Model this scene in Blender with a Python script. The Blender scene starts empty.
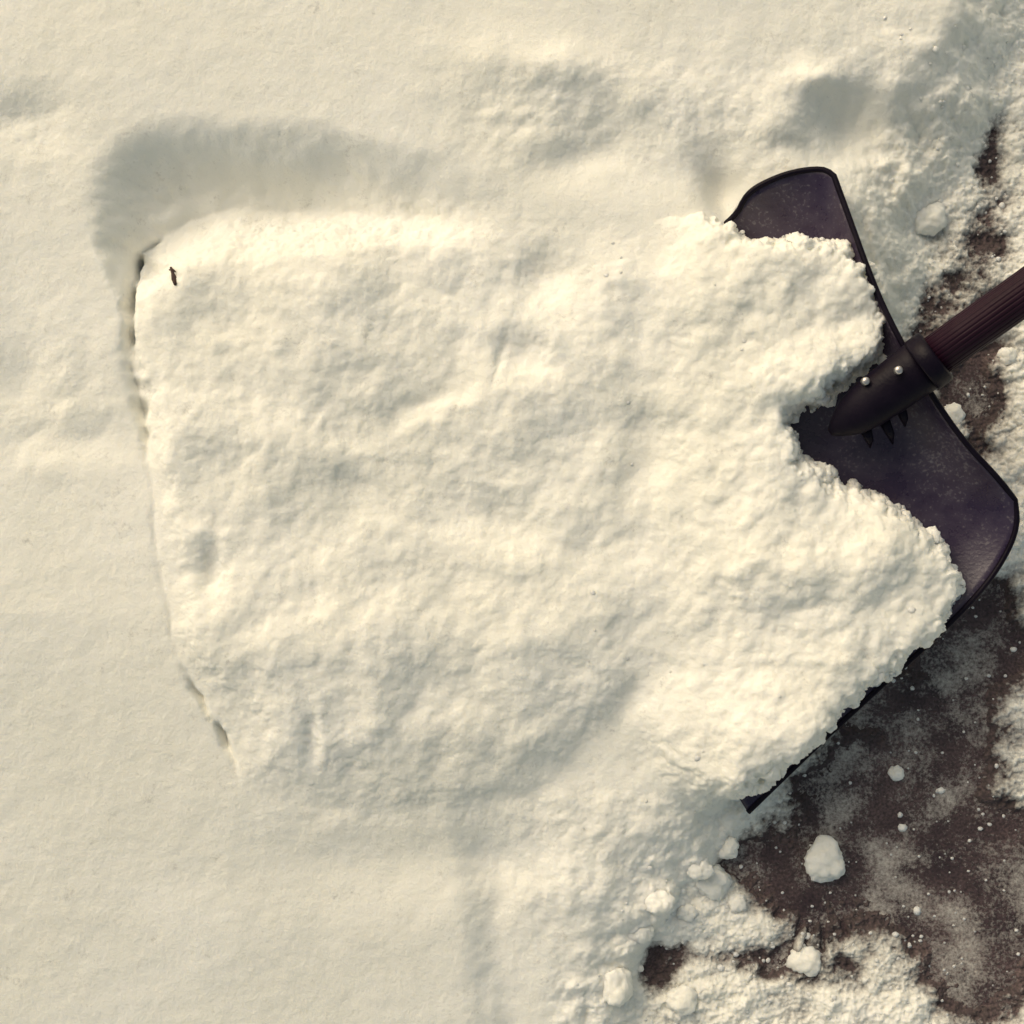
import bpy, math, numpy as np
from mathutils import Vector, Matrix
R_=np.random.RandomState(7)
D=1.6; ZR=0.10
def W(px,py,z=ZR):
    k=(D-(z-ZR))/D/1000.0
    return ((px-512)*k,(512-py)*k)
# ---------------- noise
perm=R_.permutation(256); perm=np.concatenate([perm,perm,perm])
G=R_.normal(size=(256,3)); G/=np.linalg.norm(G,axis=1)[:,None]; G=G.astype(np.float32)
def perlin(x,y,z=0.0,s=0):
    x=np.asarray(x,np.float64)+s*17.37; y=np.asarray(y,np.float64)+s*9.71; z=np.zeros_like(x)+z+s*3.33
    xi=np.floor(x).astype(np.int64);yi=np.floor(y).astype(np.int64);zi=np.floor(z).astype(np.int64)
    xf=x-xi;yf=y-yi;zf=z-zi
    f=lambda t:t*t*t*(t*(t*6-15)+10)
    u,v,w=f(xf),f(yf),f(zf); out=0
    for dx in(0,1):
        for dy in(0,1):
            for dz in(0,1):
                h=perm[(perm[(perm[(xi+dx)&255]+((yi+dy)&255))]+((zi+dz)&255))]
                g=G[h]
                d=g[...,0]*(xf-dx)+g[...,1]*(yf-dy)+g[...,2]*(zf-dz)
                out=out+d*(u if dx else 1-u)*(v if dy else 1-v)*(w if dz else 1-w)
    return out*1.5
def fbm(x,y,sc,o=4,g=0.5,s=0,z=0.0):
    a=1;t=0
    for i in range(o):
        t=t+a*perlin(x/sc,y/sc,z/sc,s+i*3); sc/=2.03;a*=g
    return t
def puff(x,y,sc,o=3,g=0.5,s=0,z=0.0):
    a=1;t=0
    for i in range(o):
        p=perlin(x/sc,y/sc,z/sc,s+i*3); t=t+a*(np.sqrt(p*p+.012)*1.6-.4); sc/=2.1;a*=g
    return t
def sstep(a,b,x):
    t=np.clip((x-a)/(b-a),0,1); return t*t*(3-2*t)
def sdf(x,y,poly):
    P=np.array(poly); n=len(P); d=np.full(x.shape,1e9); ins=np.zeros(x.shape,bool)
    for i in range(n):
        a=P[i];b=P[(i+1)%n];e=b-a
        t=np.clip(((x-a[0])*e[0]+(y-a[1])*e[1])/(e@e),0,1)
        dd=(x-a[0]-t*e[0])**2+(y-a[1]-t*e[1])**2
        d=np.minimum(d,dd)
        if a[1]!=b[1]:
            c=((a[1]>y)!=(b[1]>y))&(x<(b[0]-a[0])*(y-a[1])/(b[1]-a[1])+a[0]); ins^=c
    d=np.sqrt(d); return np.where(ins,d,-d)
def gs(x,y,L):
    t=0
    for (px,py,rx,ry,ang,amp) in L:
        cx,cy=W(px,py); a=math.radians(ang); dx=x-cx;dy=y-cy
        X=(dx*math.cos(a)+dy*math.sin(a))/(rx/1000);Y=(-dx*math.sin(a)+dy*math.cos(a))/(ry/1000)
        t=t+amp*np.exp(-(X*X+Y*Y))
    return t
def grid_mesh(name,X,Y,Z,mat,attr=None):
    h,w=Z.shape; co=np.stack([X,Y,Z],-1).reshape(-1,3).astype(np.float32)
    i=np.arange(h*w).reshape(h,w)
    q=np.stack([i[:-1,:-1],i[:-1,1:],i[1:,1:],i[1:,:-1]],-1).reshape(-1,4)
    m=bpy.data.meshes.new(name); m.vertices.add(len(co)); m.vertices.foreach_set('co',co.ravel())
    m.loops.add(q.size); m.loops.foreach_set('vertex_index',q.ravel().astype(np.int32))
    m.polygons.add(len(q)); m.polygons.foreach_set('loop_start',np.arange(0,q.size,4,dtype=np.int32))
    m.polygons.foreach_set('use_smooth',np.ones(len(q),bool))
    m.update(calc_edges=True); m.validate(); m.materials.append(mat)
    if attr is not None:
        at_=m.attributes.new('slush','FLOAT','POINT'); at_.data.foreach_set('value',attr.reshape(-1).astype(np.float32))
    o=bpy.data.objects.new(name,m); bpy.context.collection.objects.link(o); return o
# ---------------- materials
def newmat(n):
    m=bpy.data.materials.new(n); m.use_nodes=True; nt=m.node_tree
    return m,nt,nt.nodes['Principled BSDF']
def N(nt,t,**k):
    n=nt.nodes.new(t)
    for a,b in k.items(): setattr(n,a,b)
    return n
def noise_(nt,g,sc,det,rough=.5):
    n=N(nt,'ShaderNodeTexNoise'); n.inputs['Scale'].default_value=sc; n.inputs['Detail'].default_value=det; n.inputs['Roughness'].default_value=rough
    nt.links.new(g.outputs['Position'],n.inputs['Vector']); return n
def ramp_(nt,src,p0,c0,p1,c1):
    r=N(nt,'ShaderNodeValToRGB'); e=r.color_ramp.elements; e[0].position=p0;e[0].color=(*c0,1);e[1].position=p1;e[1].color=(*c1,1)
    nt.links.new(src,r.inputs['Fac']); return r
def pav_color(nt,g):
    L=nt.links
    a=ramp_(nt,noise_(nt,g,14,8,.65).outputs['Fac'],.35,(.028,.015,.021),.70,(.100,.066,.068))
    sp=ramp_(nt,noise_(nt,g,330,3).outputs['Fac'],.35,(.5,.5,.5),.7,(1.6,1.6,1.6))
    mu=N(nt,'ShaderNodeMixRGB',blend_type='MULTIPLY'); mu.inputs[0].default_value=1
    L.new(a.outputs[0],mu.inputs[1]);L.new(sp.outputs[0],mu.inputs[2]); return mu
def snowmat(name,c1,c2,slush=False):
    m,nt,b=newmat(name); L=nt.links
    g=N(nt,'ShaderNodeNewGeometry')
    r=ramp_(nt,noise_(nt,g,7,6).outputs['Fac'],.35,c1,.65,c2)
    col=r
    b.inputs['Subsurface Radius'].default_value=(1,.95,.8); b.inputs['Subsurface Scale'].default_value=.010
    b.inputs['Subsurface Weight'].default_value=.65
    if slush:
        pc=pav_color(nt,g)
        at_=N(nt,'ShaderNodeAttribute',attribute_name='slush')
        nn=noise_(nt,g,260,4,.7); nm=noise_(nt,g,45,4,.6)
        ad=N(nt,'ShaderNodeMath',operation='ADD'); L.new(nn.outputs['Fac'],ad.inputs[0]); L.new(nm.outputs['Fac'],ad.inputs[1])
        ad2=N(nt,'ShaderNodeMath',operation='MULTIPLY_ADD'); ad2.inputs[1].default_value=1.6; L.new(at_.outputs['Fac'],ad2.inputs[0]); L.new(ad.outputs[0],ad2.inputs[2])
        mr=N(nt,'ShaderNodeMapRange'); mr.inputs['From Min'].default_value=1.15; mr.inputs['From Max'].default_value=2.1; mr.inputs['To Max'].default_value=.96
        L.new(ad2.outputs[0],mr.inputs['Value'])
        mx=N(nt,'ShaderNodeMixRGB'); L.new(mr.outputs[0],mx.inputs[0]); L.new(r.outputs[0],mx.inputs[1]); L.new(pc.outputs[0],mx.inputs[2]); col=mx
        sub=N(nt,'ShaderNodeMath',operation='MULTIPLY_ADD'); sub.inputs[1].default_value=-.65; sub.inputs[2].default_value=.65; sub.use_clamp=True
        L.new(mr.outputs[0],sub.inputs[0]); L.new(sub.outputs[0],b.inputs['Subsurface Weight'])
    L.new(col.outputs[0],b.inputs['Base Color'])
    b.inputs['Roughness'].default_value=.8; b.inputs['Specular IOR Level'].default_value=.15
    n2=noise_(nt,g,380,3); n3=noise_(nt,g,100,4)
    ad=N(nt,'ShaderNodeMath',operation='ADD')
    L.new(n2.outputs['Fac'],ad.inputs[0]); L.new(n3.outputs['Fac'],ad.inputs[1])
    bp=N(nt,'ShaderNodeBump'); bp.inputs['Strength'].default_value=.6; bp.inputs['Distance'].default_value=.0011
    L.new(ad.outputs[0],bp.inputs['Height']); L.new(bp.outputs['Normal'],b.inputs['Normal'])
    return m
SNOW=snowmat('snow',(.88,.87,.80),(.92,.91,.85))
SNOWG=snowmat('snow_ground_material',(.87,.86,.79),(.92,.91,.85),True)
PAV,nt,b=newmat('pavement_material'); g=N(nt,'ShaderNodeNewGeometry')
pc=pav_color(nt,g); s1=N(nt,'ShaderNodeMath',operation='MULTIPLY_ADD'); s1.inputs[1].default_value=1.5
nA=noise_(nt,g,240,4,.75); nB=noise_(nt,g,16,6,.6)
nt.links.new(nB.outputs['Fac'],s1.inputs[0]); nt.links.new(nA.outputs['Fac'],s1.inputs[2])
mr=N(nt,'ShaderNodeMapRange'); mr.inputs['From Min'].default_value=1.2; mr.inputs['From Max'].default_value=1.65; mr.inputs['To Max'].default_value=.75
nt.links.new(s1.outputs[0],mr.inputs['Value'])
mx=N(nt,'ShaderNodeMixRGB'); mx.inputs[2].default_value=(.7,.67,.62,1)
nt.links.new(mr.outputs[0],mx.inputs[0]); nt.links.new(pc.outputs[0],mx.inputs[1]); nt.links.new(mx.outputs[0],b.inputs['Base Color'])
b.inputs['Roughness'].default_value=.6
bp=N(nt,'ShaderNodeBump'); bp.inputs['Strength'].default_value=.7; bp.inputs['Distance'].default_value=.002
nt.links.new(nA.outputs['Fac'],bp.inputs['Height']); nt.links.new(bp.outputs[0],b.inputs['Normal'])
def plastic(name,c0,c1,rough,sc=25,bump=.0003,dust=0,spec=.5):
    m,nt,b=newmat(name); L=nt.links; b.inputs['Specular IOR Level'].default_value=spec
    t=N(nt,'ShaderNodeTexCoord'); n=N(nt,'ShaderNodeTexNoise'); n.inputs['Scale'].default_value=sc; n.inputs['Detail'].default_value=8; n.inputs['Roughness'].default_value=.65
    L.new(t.outputs['Object'],n.inputs['Vector'])
    r=ramp_(nt,n.outputs['Fac'],.38,c0,.68,c1); col=r
    n2=N(nt,'ShaderNodeTexNoise'); n2.inputs['Scale'].default_value=300; n2.inputs['Detail'].default_value=4; L.new(t.outputs['Object'],n2.inputs['Vector'])
    if dust:
        ad=N(nt,'ShaderNodeMath',operation='MULTIPLY_ADD'); ad.inputs[1].default_value=.7; L.new(n.outputs['Fac'],ad.inputs[0]); L.new(n2.outputs['Fac'],ad.inputs[2])
        mr=N(nt,'ShaderNodeMapRange'); mr.inputs['From Min'].default_value=.93; mr.inputs['From Max'].default_value=1.2; mr.inputs['To Max'].default_value=dust; L.new(ad.outputs[0],mr.inputs['Value'])
        mx=N(nt,'ShaderNodeMixRGB'); mx.inputs[2].default_value=(.4,.38,.38,1); L.new(mr.outputs[0],mx.inputs[0]); L.new(r.outputs[0],mx.inputs[1]); col=mx
    L.new(col.outputs[0],b.inputs['Base Color'])
    rr=ramp_(nt,n.outputs['Fac'],.3,(rough-.1,)*3,.7,(rough+.12,)*3); L.new(rr.outputs[0],b.inputs['Roughness'])
    bp=N(nt,'ShaderNodeBump'); bp.inputs['Distance'].default_value=bump; L.new(n2.outputs['Fac'],bp.inputs['Height']); L.new(bp.outputs[0],b.inputs['Normal'])
    return m
BLADE=plastic('blade_plastic',(.026,.015,.042),(.062,.048,.080),.32,dust=.35)
RIM=plastic('rim_plastic',(.005,.003,.009),(.009,.006,.014),.4,spec=.12)
HAND=plastic('handle_plastic',(.016,.004,.012),(.022,.007,.017),.45,spec=.15)
STEEL,_,b=newmat('screw_steel'); b.inputs['Base Color'].default_value=(.6,.57,.55,1); b.inputs['Metallic'].default_value=.8; b.inputs['Roughness'].default_value=.35
TW=plastic('twig_bark',(.03,.012,.012),(.06,.03,.025),.8,60)
# ---------------- outline of the heaped snow
pp=[(120,240),(125,300),(131,370),(138,420),(146,480),(158,560),(170,640),(190,690),(212,728),(240,792),(300,812),(400,820),(500,812),(560,782),(606,748),(650,795),(705,828),(756,818),(822,760),(882,702),(958,640),(988,594),(960,542),(912,495),(858,474),(818,450),(808,420),(852,387),(900,366),(910,338),(894,278),(858,224),(775,222),(740,220),(700,208),(640,222),(560,205),(500,185),(440,182),(350,186),(280,192),(225,195),(180,205),(145,222)]
def zed(px): return .10+.045*min(1,max(0,(px-600)/200))
pile=[W(x,y,zed(x)) for x,y in pp]
def pile_d(X,Y):
    rt=sstep(.12,.26,X); rim_=sstep(.0,-.1,Y)*rt; jf=(.0012+.0058*rt-.0015*rim_)
    WX=X+.006*(1-.4*rim_)*fbm(X,Y,.05,2,.5,s=70)+jf*fbm(X,Y,.020,3,.68,s=75)
    WY=Y+.006*(1-.4*rim_)*fbm(X,Y,.05,2,.5,s=80)+jf*fbm(X,Y,.020,3,.68,s=85)
    return sdf(WX,WY,pile)
# ---------------- ground
st_=0.00115
core=np.arange(-0.56,0.5601,st_)
st=[];s=st_;p=core[-1]
while p<70: s*=1.10; p+=s; st.append(p)
st=np.array(st); ax=np.concatenate([-st[::-1],core,st])
X,Y=np.meshgrid(ax,ax)
far=np.exp(-np.maximum(np.hypot(X,Y)-0.8,0)/0.6)
WX=X+.014*fbm(X,Y,.09,2,.5,50)+.003*fbm(X,Y,.018,2,.5,59); WY=Y+.014*fbm(X,Y,.09,2,.5,70)+.003*fbm(X,Y,.018,2,.5,81)
clear=[W(*p) for p in[(1020,-900),(1020,-60),(1010,30),(975,110),(920,180),(885,330),(850,500),(790,720),(735,830),(680,890),(640,960),(600,1030),(560,1300),(400,3000),(2600,3000),(2300,900),(1500,-900)]]
dc=sdf(WX,WY,clear)
thick=1-sstep(-.075,.055,dc)
bare=gs(X,Y,[(1005,650,50,60,0,1.1),(905,795,70,45,20,.80),(940,880,110,70,-20,1.1),(1010,940,60,100,0,.9),(820,905,60,40,-30,.65),(655,985,26,32,20,.75),(760,870,35,25,0,.35),
  (1012,230,26,120,0,.42),(1000,400,38,55,0,.42),(975,745,55,40,-30,.8),(900,700,60,38,40,.62),(790,990,120,22,-8,.35),(1010,60,22,60,0,.3),(960,300,50,60,0,.28)])
lum=fbm(X,Y,.06,4,.5,s=5)
cl=puff(X,Y,.030,3,.42,s=12)
gr=fbm(X,Y,.006,3,.7,s=15)
streak=fbm(X+Y*.6,(Y-X*.3)*2.2,.06,3,.5,s=18)
thin=.013+.008*lum+.0035*cl+.0055*streak-.026*bare+.0024*gr*np.clip(far,0,1)
bx,by=W(824,868,0)
for (x,y) in [(775,915),(790,945),(803,950),(822,948),(847,935),(765,893),(852,905),(812,930)]:
    ex,ey=W(x,y,0); t=np.clip(((X-bx)*(ex-bx)+(Y-by)*(ey-by))/((ex-bx)**2+(ey-by)**2),0,1)
    q=np.hypot(X-bx-t*(ex-bx)+.002*lum,Y-by-t*(ey-by)); thin-=.011*np.exp(-(q/.0030)**2)*(t>.12)*(1-t*.4)*np.clip(.9+gr,.2,1.5)
rough=np.clip(gs(X,Y,[(930,110,110,110,0,1),(930,250,90,90,0,.9),(560,110,120,60,0,.9),(760,120,110,60,0,.8),(610,880,120,100,0,1.0),(60,400,70,90,0,.5),(30,130,60,50,0,.5),(720,850,60,50,0,.9),(430,815,180,26,0,.5)]),0,1)
T=.10+.004*fbm(X,Y,.28,2,.5,s=1)*far+.0007*fbm(X,Y,.03,4,.55,s=3)*far+.00016*gr*far
T+=rough*(.010*fbm(X,Y,.08,3,.42,s=30)+.0038*puff(X,Y,.038,3,.45,s=33)+.0004*gr)
T+=gs(X,Y,[(900,125,75,34,20,-.026),(845,115,42,32,30,-.034),(726,190,20,34,20,-.030),(590,150,60,22,20,-.013),(565,68,45,22,0,.010),(20,120,40,25,0,-.009),(20,390,40,45,0,-.010),
  (500,60,60,30,0,.006),(640,170,50,30,0,-.008),(820,80,34,14,0,.014),(60,440,60,20,0,-.006),(430,865,170,45,3,-.012),(640,850,70,50,0,.008),(570,790,40,40,40,-.006),(560,900,40,60,0,.006)])
T-=.125*far*np.maximum(0,-.10-np.maximum(Y,-.60))**1.15
rdg=WX-(-.035-.12*(WY+.35))
T-=.012*np.exp(-(np.maximum(rdg,0)/.09)**2)*sstep(-.030,.018,rdg)*sstep(-.28,-.38,Y)*far
tr=[W(*p) for p in[(78,195),(86,160),(115,128),(165,110),(220,108),(300,116),(380,132),(450,152),(520,172),(560,200),(560,300),(200,300),(118,300),(104,255),(86,225)]]
wj=.010*fbm(X,Y,.09,4,.5,s=60); wk=.010*fbm(X,Y,.09,4,.5,s=64)
dt=sdf(X+wj,Y+wk,tr)
k=np.clip(dt/(.040+.055*sstep(.25,.32,Y)),0,1); k=k*k*(3-2*k)
M=(1-sstep(-.17,.07,X))*sstep(.10,.24,Y)
T-=.058*k*M*(1+.10*fbm(X,Y,.05,3,.5,s=66))
dp=np.full(X.shape,-1.0); inn=(np.abs(X)<.55)&(np.abs(Y)<.42)
ii=np.where(inn.any(1))[0]; jj=np.where(inn.any(0))[0]; sl=(slice(ii[0],ii[-1]+1),slice(jj[0],jj[-1]+1))
dp[sl]=pile_d(X[sl],Y[sl])
lft=sstep(-.27,-.31,X)
dep=lft*(.034*sstep(.04,.12,Y)*(1-sstep(.255,.285,Y)) + .022*np.exp(-((Y+.228)/.042)**2)+.0015)
w=.0035+.006*np.exp(-((Y-.13)/.05)**2)*lft
T-=dep*np.exp(-((dp-.6*w)/w)**2)*np.clip(1+1.2*fbm(X,Y,.03,2,.5,s=140),.15,1.6)
Z=thick*T+(1-thick)*thin
tb=thick*(1-thick)*4*far
Z+=tb*(.010*puff(X,Y,.045,3,.45,s=37)+.008*lum)
Zg=Z
bl=[W(x,y,.115) for x,y in[(745,206),(756,192),(790,178),(826,174),(840,190),(888,318),(1008,495),(1002,545),(872,684),(750,797),(600,700),(600,340),(735,240)]]
db=sdf(X,Y,bl); kb=sstep(-.006,.004,db); Zl=Zg*(1-kb)+np.minimum(Zg,.010)*kb
slush=np.where(thick>.6,0,np.clip(1-Z/.015,0,1))*sstep(.4,.8,1-thick)
slush=slush*np.clip(sstep(.02,.4,bare)+.35,0,1)*(dp<-.003)
# heap
d=dp; rt=sstep(.12,.26,X)
top=.106+.030*rt+.008*(1-np.exp(-np.clip(d,0,1)/.06))
top=top+.011*fbm(X,Y,.13,2,.5,s=90)+.0042*fbm(X,Y,.05,3,.45,s=92)+(.0026+.004*rt)*puff(X,Y,.06,3,.48,s=95)+(.0005+.0004*rt)*fbm(X,Y,.014,3,.6,s=99)
top+=gs(X,Y,[(545,278,24,26,0,-.018),(525,355,28,20,0,-.016),(470,225,90,30,0,-.004),(800,385,50,34,30,.020),(790,560,70,50,0,.012),(830,240,40,25,0,-.006),(380,650,80,60,0,.010),(500,520,60,20,-20,-.008),
   (640,480,24,70,-10,-.010),(300,450,60,50,0,.008),(560,640,60,40,20,.009),(215,570,12,28,0,-.010),(620,330,50,60,0,.008),(700,300,50,50,0,.010),(440,770,160,28,0,-.006),(312,740,9,30,0,-.009),(870,560,50,40,0,.014),
   (345,480,20,14,0,-.007),(430,400,50,14,30,-.006),(600,745,22,60,-40,-.014),(120,330,40,90,0,-.004),(500,360,5,34,-15,-.004),(780,740,50,34,0,.010)])
top-=.060*np.maximum(0,-.13-Y)*(1-rt)
top-=.016*sstep(.22,.32,Y)*(1-sstep(-.2,.1,X))
e=np.clip(d/.030,0,1); prof=np.sqrt(1-(1-e)**2)
Zh=np.where(d>0,Zl+(np.maximum(top,Zl)-Zl)*prof,Zl)
bot=sstep(-.12,-.24,Y)
ew=.035+.030*bot*(1-rt)+.035*sstep(.12,.24,Y)*(1-rt)
e=np.clip(d/ew,0,1); s_=e*e*(3-2*e)
s_=np.maximum(s_,.8*np.sqrt(np.clip(d/.03,0,1))*sstep(-.30,-.34,X)*sstep(.02,.12,Y)*(1-sstep(.2,.27,Y)))
Zs=np.where(d>0,Zg+(top-Zg)*s_,Zl)
h=sstep(.13,.20,X)*(1-(1-sstep(.215,.27,X))*sstep(-.15,-.21,Y))
Z=Zh*h+Zs*(1-h)
gyv=np.gradient(Z,axis=0)/np.gradient(Y,axis=0); gxv=np.gradient(Z,axis=1)/np.gradient(X,axis=1)
nrm=np.stack([-gxv,-gyv,np.ones_like(Z)],-1); nrm/=np.linalg.norm(nrm,axis=-1)[...,None]
steep=1-nrm[...,2]; msk=np.clip(sstep(-.012,.01,d)*(h+sstep(0,.02,d)),0,1)
dis=(puff(X,Y,.022,3,.55,s=120,z=Z)*(.0007+.0065*steep)+(.0002+.0012*steep)*fbm(X,Y,.007,2,.6,s=130,z=Z))*msk
dis=np.clip(dis,-.003,.006)
Zp=Z
grd=grid_mesh('snow_covered_ground',X+nrm[...,0]*dis,Y+nrm[...,1]*dis,Z+nrm[...,2]*dis,SNOWG,attr=slush)
px=np.concatenate([-np.geomspace(.7,70,30)[::-1],np.linspace(-.6,.6,60),np.geomspace(.7,70,30)])
PX,PY=np.meshgrid(px,px); grid_mesh('pavement',PX,PY,PX*0+.001*fbm(PX,PY,.2,2),PAV)
o_=len(st)
def pile_z(x,y):
    i=int(round((y-core[0])/st_))+o_; j=int(round((x-core[0])/st_))+o_
    return Zp[i,j] if d[i,j]>.001 else None
def mesh_obj(name,vs,fs,mat,smooth=True,parent=None):
    m=bpy.data.meshes.new(name); m.from_pydata([tuple(v) for v in vs],[],fs); m.update(); m.materials.append(mat)
    if smooth: m.polygons.foreach_set('use_smooth',[True]*len(m.polygons))
    o=bpy.data.objects.new(name,m); bpy.context.collection.objects.link(o)
    if parent: o.parent=parent
    return o
def tube(name,pts,rad,mat,n=12,parent=None,flute=0,fl=0,flat=(1,1)):
    pts=[Vector(p) for p in pts]; vs=[];fs=[]; up=Vector((0,0,1))
    for i,p in enumerate(pts):
        t=(pts[min(i+1,len(pts)-1)]-pts[max(i-1,0)]).normalized()
        s=t.cross(up).normalized() if abs(t.z)<.99 else Vector((1,0,0)); q=s.cross(t).normalized()
        r=rad[i] if hasattr(rad,'__len__') else rad
        for j in range(n):
            a=2*math.pi*j/n; rr=r*(1-(fl*(abs(math.sin(a*flute/2))**.5<.55)) if flute else 1)
            vs.append(p+s*math.cos(a)*rr*flat[0]+q*math.sin(a)*rr*flat[1])
    for i in range(len(pts)-1):
        for j in range(n):
            fs.append((i*n+j,i*n+(j+1)%n,(i+1)*n+(j+1)%n,(i+1)*n+j))
    fs.append(tuple(range(n))[::-1]); fs.append(tuple((len(pts)-1)*n+j for j in range(n)))
    return mesh_obj(name,vs,fs,mat,True,parent)
# ---------------- shovel
sh=bpy.data.objects.new('snow_shovel',None); bpy.context.collection.objects.link(sh)
def curve(pts,n,it=2):
    P=[np.array(p,float) for p in pts]
    for _ in range(it):
        Q=[P[0]]
        for a,b in zip(P[:-1],P[1:]): Q+= [a*.75+b*.25,a*.25+b*.75]
        Q.append(P[-1]); P=Q
    P=np.array(P); l=np.concatenate([[0],np.cumsum(np.linalg.norm(np.diff(P[:,:2],axis=0),axis=1))]); t=np.linspace(0,l[-1],n)
    return np.stack([np.interp(t,l,P[:,k]) for k in range(P.shape[1])],1)
def P3(l): return [(*W(x,y,z),z) for x,y,z in l]
Bk=P3([(834,176,.118),(850,220,.122),(868,270,.13),(888,318,.137),(925,385,.137),(962,440,.13),(1000,480,.122),(1015,500,.112)])
Lf=P3([(834,176,.118),(824,168,.115),(790,172,.110),(757,186,.105),(744,198,.10),(738,214,.09),(700,245,.08),(444,331,.02)])
Rt=P3([(1015,500,.112),(1018,524,.108),(1008,552,.104),(985,587,.10),(942,632,.092),(872,694,.082),(812,750,.07),(748,812,.045)])
Ft=P3([(444,331,.02),(748,812,.045)])
nu,nv=60,70
Bc=curve(Bk,nu);Lc=curve(Lf,nv);Rc=curve(Rt,nv);Fc=curve(Ft,nu)
vs=[];fs=[]
for i in range(nv):
    v=i/(nv-1)
    for j in range(nu):
        u=j/(nu-1)
        p=(1-v)*Bc[j]+v*Fc[j]+(1-u)*Lc[i]+u*Rc[i]-((1-u)*(1-v)*Bc[0]+u*(1-v)*Bc[-1]+(1-u)*v*Fc[0]+u*v*Fc[-1])
        side=(1-abs(2*u-1)**5)
        p=p.copy(); dd=(1-(1-min(1,v/.2))**2)*side
        p[2]-=.045*dd*(1-v)**.7
        p[2]=max(p[2],.012)
        vs.append(p)
for i in range(nv-1):
    for j in range(nu-1):
        fs.append((i*nu+j,(i+1)*nu+j,(i+1)*nu+j+1,i*nu+j+1))
bo=mesh_obj('blade',vs,fs,BLADE,True,sh); s=bo.modifiers.new('s','SOLIDIFY'); s.thickness=.003; s.offset=0
rim=list(Lc[::-1])+list(Bc[1:])+list(Rc[1:])
tube('rim',rim,.0030,RIM,10,sh)
def at(px,py,z): x,y=W(px,py,z); return Vector((x,y,z))
A=at(842,424,.128); B=at(930,360,.158)
ax_=(B-A).normalized(); hd=Vector((ax_.x,ax_.y,0)).normalized(); 
hdir=(hd*math.cos(math.radians(24))+Vector((0,0,1))*math.sin(math.radians(24))).normalized()
S=[A+(B-A)*t for t in (-.14,-.05,.03,.12,.3,.5,.8,1.0)]
tube('socket',S,[.004,.011,.016,.020,.0235,.025,.0262,.027],RIM,32,sh,flat=(1,.75))
tube('collar',[B-ax_*.010,B-ax_*.008,B+ax_*.006,B+ax_*.008],[.027,.0282,.0282,.026],RIM,40,sh)
Hs=B-hdir*.01; Hl=1.05
tube('handle_shaft',[Hs+hdir*(Hl*i/20) for i in range(21)],.0205,HAND,168,sh,flute=28,fl=.06)
E=Hs+hdir*Hl
sd=hdir.cross(Vector((0,0,1))).normalized()
Dp=[]
for i in range(33):
    a=2*math.pi*i/32; Dp.append(E+hdir*(.065-.06*math.cos(a))+sd*(.055*math.sin(a)*(1-.25*math.cos(a))))
tube('grip',Dp,.013,RIM,14,sh)
for k,(x,y,zz) in enumerate([(866,381,.158),(899,370,.176)]):
    c=at(x,y,zz); tube(f'screw_{k+1}',[c-Vector((0,0,.006)),c,c+Vector((0,0,.0015))],[.0040,.0040,.0028],STEEL,14,sh)
nrm2=Vector((-ax_.y,ax_.x,0)).normalized()
if nrm2.y>0: nrm2=-nrm2
for k,(x,y,l) in enumerate([(866,430,.018),(884,420,.026),(900,407,.020)]):
    c=at(x,y,.125); tube(f'rib_{k+1}',[c,c+nrm2*l*.6-ax_*.002-Vector((0,0,.006)),c+nrm2*l-ax_*.004-Vector((0,0,.016))],[.006,.0042,.0008],RIM,8,sh)
# ---------------- clumps
dg=bpy.context.evaluated_depsgraph_get(); dg.update()
def ray(x,y,objs):
    best=None
    for o in objs:
        h,loc,n,_=o.ray_cast(Vector((x,y,1)),Vector((0,0,-1)))
        if h and (best is None or loc.z>best): best=loc.z
    return best
pv=bpy.data.objects['pavement']
import bmesh
def ico(n):
    bm=bmesh.new(); bmesh.ops.create_icosphere(bm,subdivisions=n,radius=1); v=np.array([q.co[:] for q in bm.verts]); f=np.array([[w.index for w in q.verts] for q in bm.faces]); bm.free(); return v,f
bigv,bigf=ico(4); smv,smf=ico(2)
CV=[];CF=[];off=0
def clump(x,y,z,r,big=False,sink=.35):
    global off
    v,f=(bigv,bigf) if big else (smv,smf)
    o=R_.rand(3)*50
    n=1+.30*perlin(v[:,0]*1.1+o[0],v[:,1]*1.1+o[1],v[:,2]*1.1+o[2])+.16*perlin(v[:,0]*3+o[1],v[:,1]*3+o[2],v[:,2]*3+o[0])
    if big: n=n+.14*np.abs(perlin(v[:,0]*5+o[1],v[:,1]*5+o[2],v[:,2]*5+o[0]))+.07*perlin(v[:,0]*12+o[1],v[:,1]*12+o[2],v[:,2]*12+o[0])
    sc=np.array([R_.uniform(.85,1.2),R_.uniform(.8,1.1),R_.uniform(.6,.85)])
    p=v*n[:,None]*sc*r+np.array([x,y,z+r*(1-sink)*.8]); CV.append(p); CF.append(f+off); off+=len(v)
for (x,y,r,sk_) in [(826,862,19,.6),(713,886,20,.9),(809,966,16,1.0),(934,215,20,1.1),(1009,355,10,.7),(683,1005,17,.9),(617,992,18,1.1),(700,870,12,1.2),(660,905,14,1.2),(640,935,12,1.2),(898,775,8,.9),(738,905,9,1),(730,850,13,1.2),(955,415,12,1.2),(688,915,12,1.1)]:
    wx,wy=W(x,y,.03); z2=ray(wx,wy,[grd,pv]); wx,wy=W(x,y,z2+r/1000)
    z2=ray(wx,wy,[grd,pv]); clump(wx,wy,z2,r/1000,True,sk_)
zones=[(970,250,45,150,160),(860,900,110,90,120),(960,750,60,120,80),(690,900,60,60,50),(980,80,50,80,50),(780,980,120,35,100)]
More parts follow.
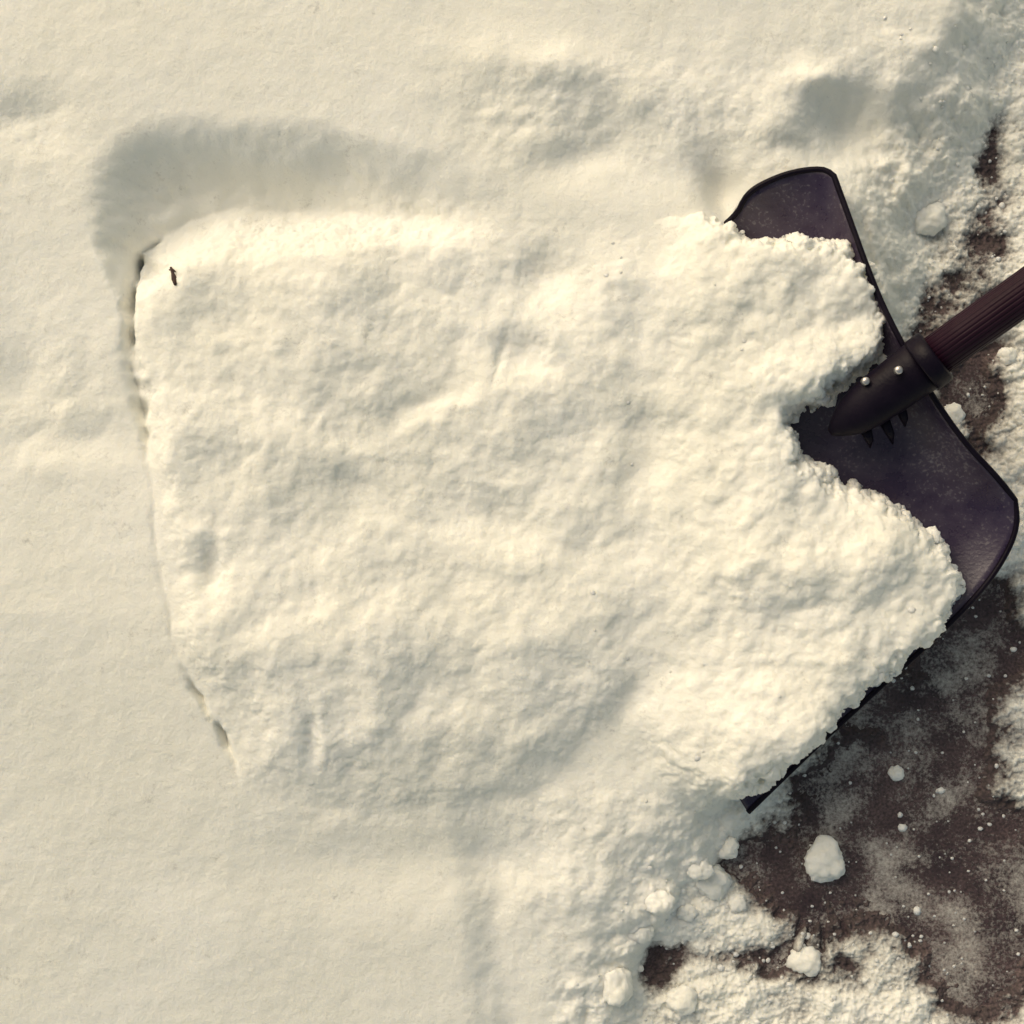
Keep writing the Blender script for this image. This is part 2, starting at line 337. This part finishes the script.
for (cx,cy,sx,sy,n) in zones:
    for _ in range(n):
        x=cx+R_.normal()*sx; y=cy+R_.normal()*sy
        if not(560<x<1060): continue
        wx,wy=W(x,y,.02)
        if sdf(np.array([wx]),np.array([wy]),bl)[0]>-.012: continue
        z=ray(wx,wy,[grd,pv]); 
        if z is None: continue
        r=min(.0045,.0009*math.exp(abs(R_.normal())*.6)); clump(wx,wy,z,r,False,.9)
P=np.array(pile); 
for i in range(len(P)):
    a=P[i];b=P[(i+1)%len(P)]; ln=np.linalg.norm(b-a)
    if min(a[0],b[0])<.215 or (a[1]<-.2 and a[0]<.26): continue
    for _ in range(int(ln*800)):
        t=R_.rand(); c=a+(b-a)*t; wx,wy=c+R_.normal(size=2)*.006
        z=pile_z(wx,wy)
        if z is None: continue
        r=min(.008,.0014*math.exp(abs(R_.normal())*.75)); clump(wx,wy,z,r,r>.004,1.0)
for _ in range(30):
    wx=R_.uniform(.05,.42); wy=R_.uniform(-.27,.27); z=pile_z(wx,wy)
    if z is None: continue
    r=min(.007,.0012*math.exp(abs(R_.normal())*.7)); clump(wx,wy,z,r,r>.004,1.5)
V=np.concatenate(CV);F=np.concatenate(CF)
mesh_obj('snow_clumps',V.tolist(),[tuple(f) for f in F.tolist()],SNOW)
# ---------------- twig
def tw(pts,obj,lift=.002):
    q=[]
    for x,y in pts:
        wx,wy=W(x,y,.11); z=ray(wx,wy,obj); q.append((wx,wy,z+lift))
    return q
t=tube('twig',tw([(166,264),(169,270),(172,277),(175,284)],[grd]),[.0012,.002,.0028,.0016],TW,8)
tube('side_shoot',tw([(164,266),(169,267),(173,270)],[grd]),[.0008,.0012,.0007],TW,6,t)
# ---------------- camera
cam=bpy.data.cameras.new('camera'); co=bpy.data.objects.new('camera',cam); bpy.context.collection.objects.link(co)
co.location=(0,0,ZR+D); cam.sensor_width=36; cam.lens=36*D/1.024; cam.clip_end=300; cam.clip_start=.01
bpy.context.scene.camera=co
# ---------------- light
EL,AZ=38,128
sd=Vector((math.cos(math.radians(AZ))*math.cos(math.radians(EL)),math.sin(math.radians(AZ))*math.cos(math.radians(EL)),math.sin(math.radians(EL))))
sun=bpy.data.lights.new('sun','SUN'); so=bpy.data.objects.new('sun',sun); bpy.context.collection.objects.link(so)
so.rotation_euler=sd.to_track_quat('Z','Y').to_euler(); sun.energy=1.4; sun.angle=math.radians(45); sun.color=(1,.965,.84)
w=bpy.data.worlds.new('World'); bpy.context.scene.world=w; w.use_nodes=True; nt=w.node_tree
sk=nt.nodes.new('ShaderNodeTexSky'); sk.sky_type='NISHITA'; sk.sun_disc=False; sk.sun_elevation=math.radians(EL); sk.sun_rotation=math.atan2(sd.x,sd.y)
sk.dust_density=3; 
tn=nt.nodes.new('ShaderNodeMixRGB'); tn.blend_type='MULTIPLY'; tn.inputs[0].default_value=1; tn.inputs[2].default_value=(1,.85,.585,1)
bg=nt.nodes['Background']; nt.links.new(sk.outputs[0],tn.inputs[1]); nt.links.new(tn.outputs[0],bg.inputs[0]); bg.inputs[1].default_value=.15
sc=bpy.context.scene; sc.view_settings.view_transform='Standard'; sc.view_settings.look='None'; sc.view_settings.exposure=0
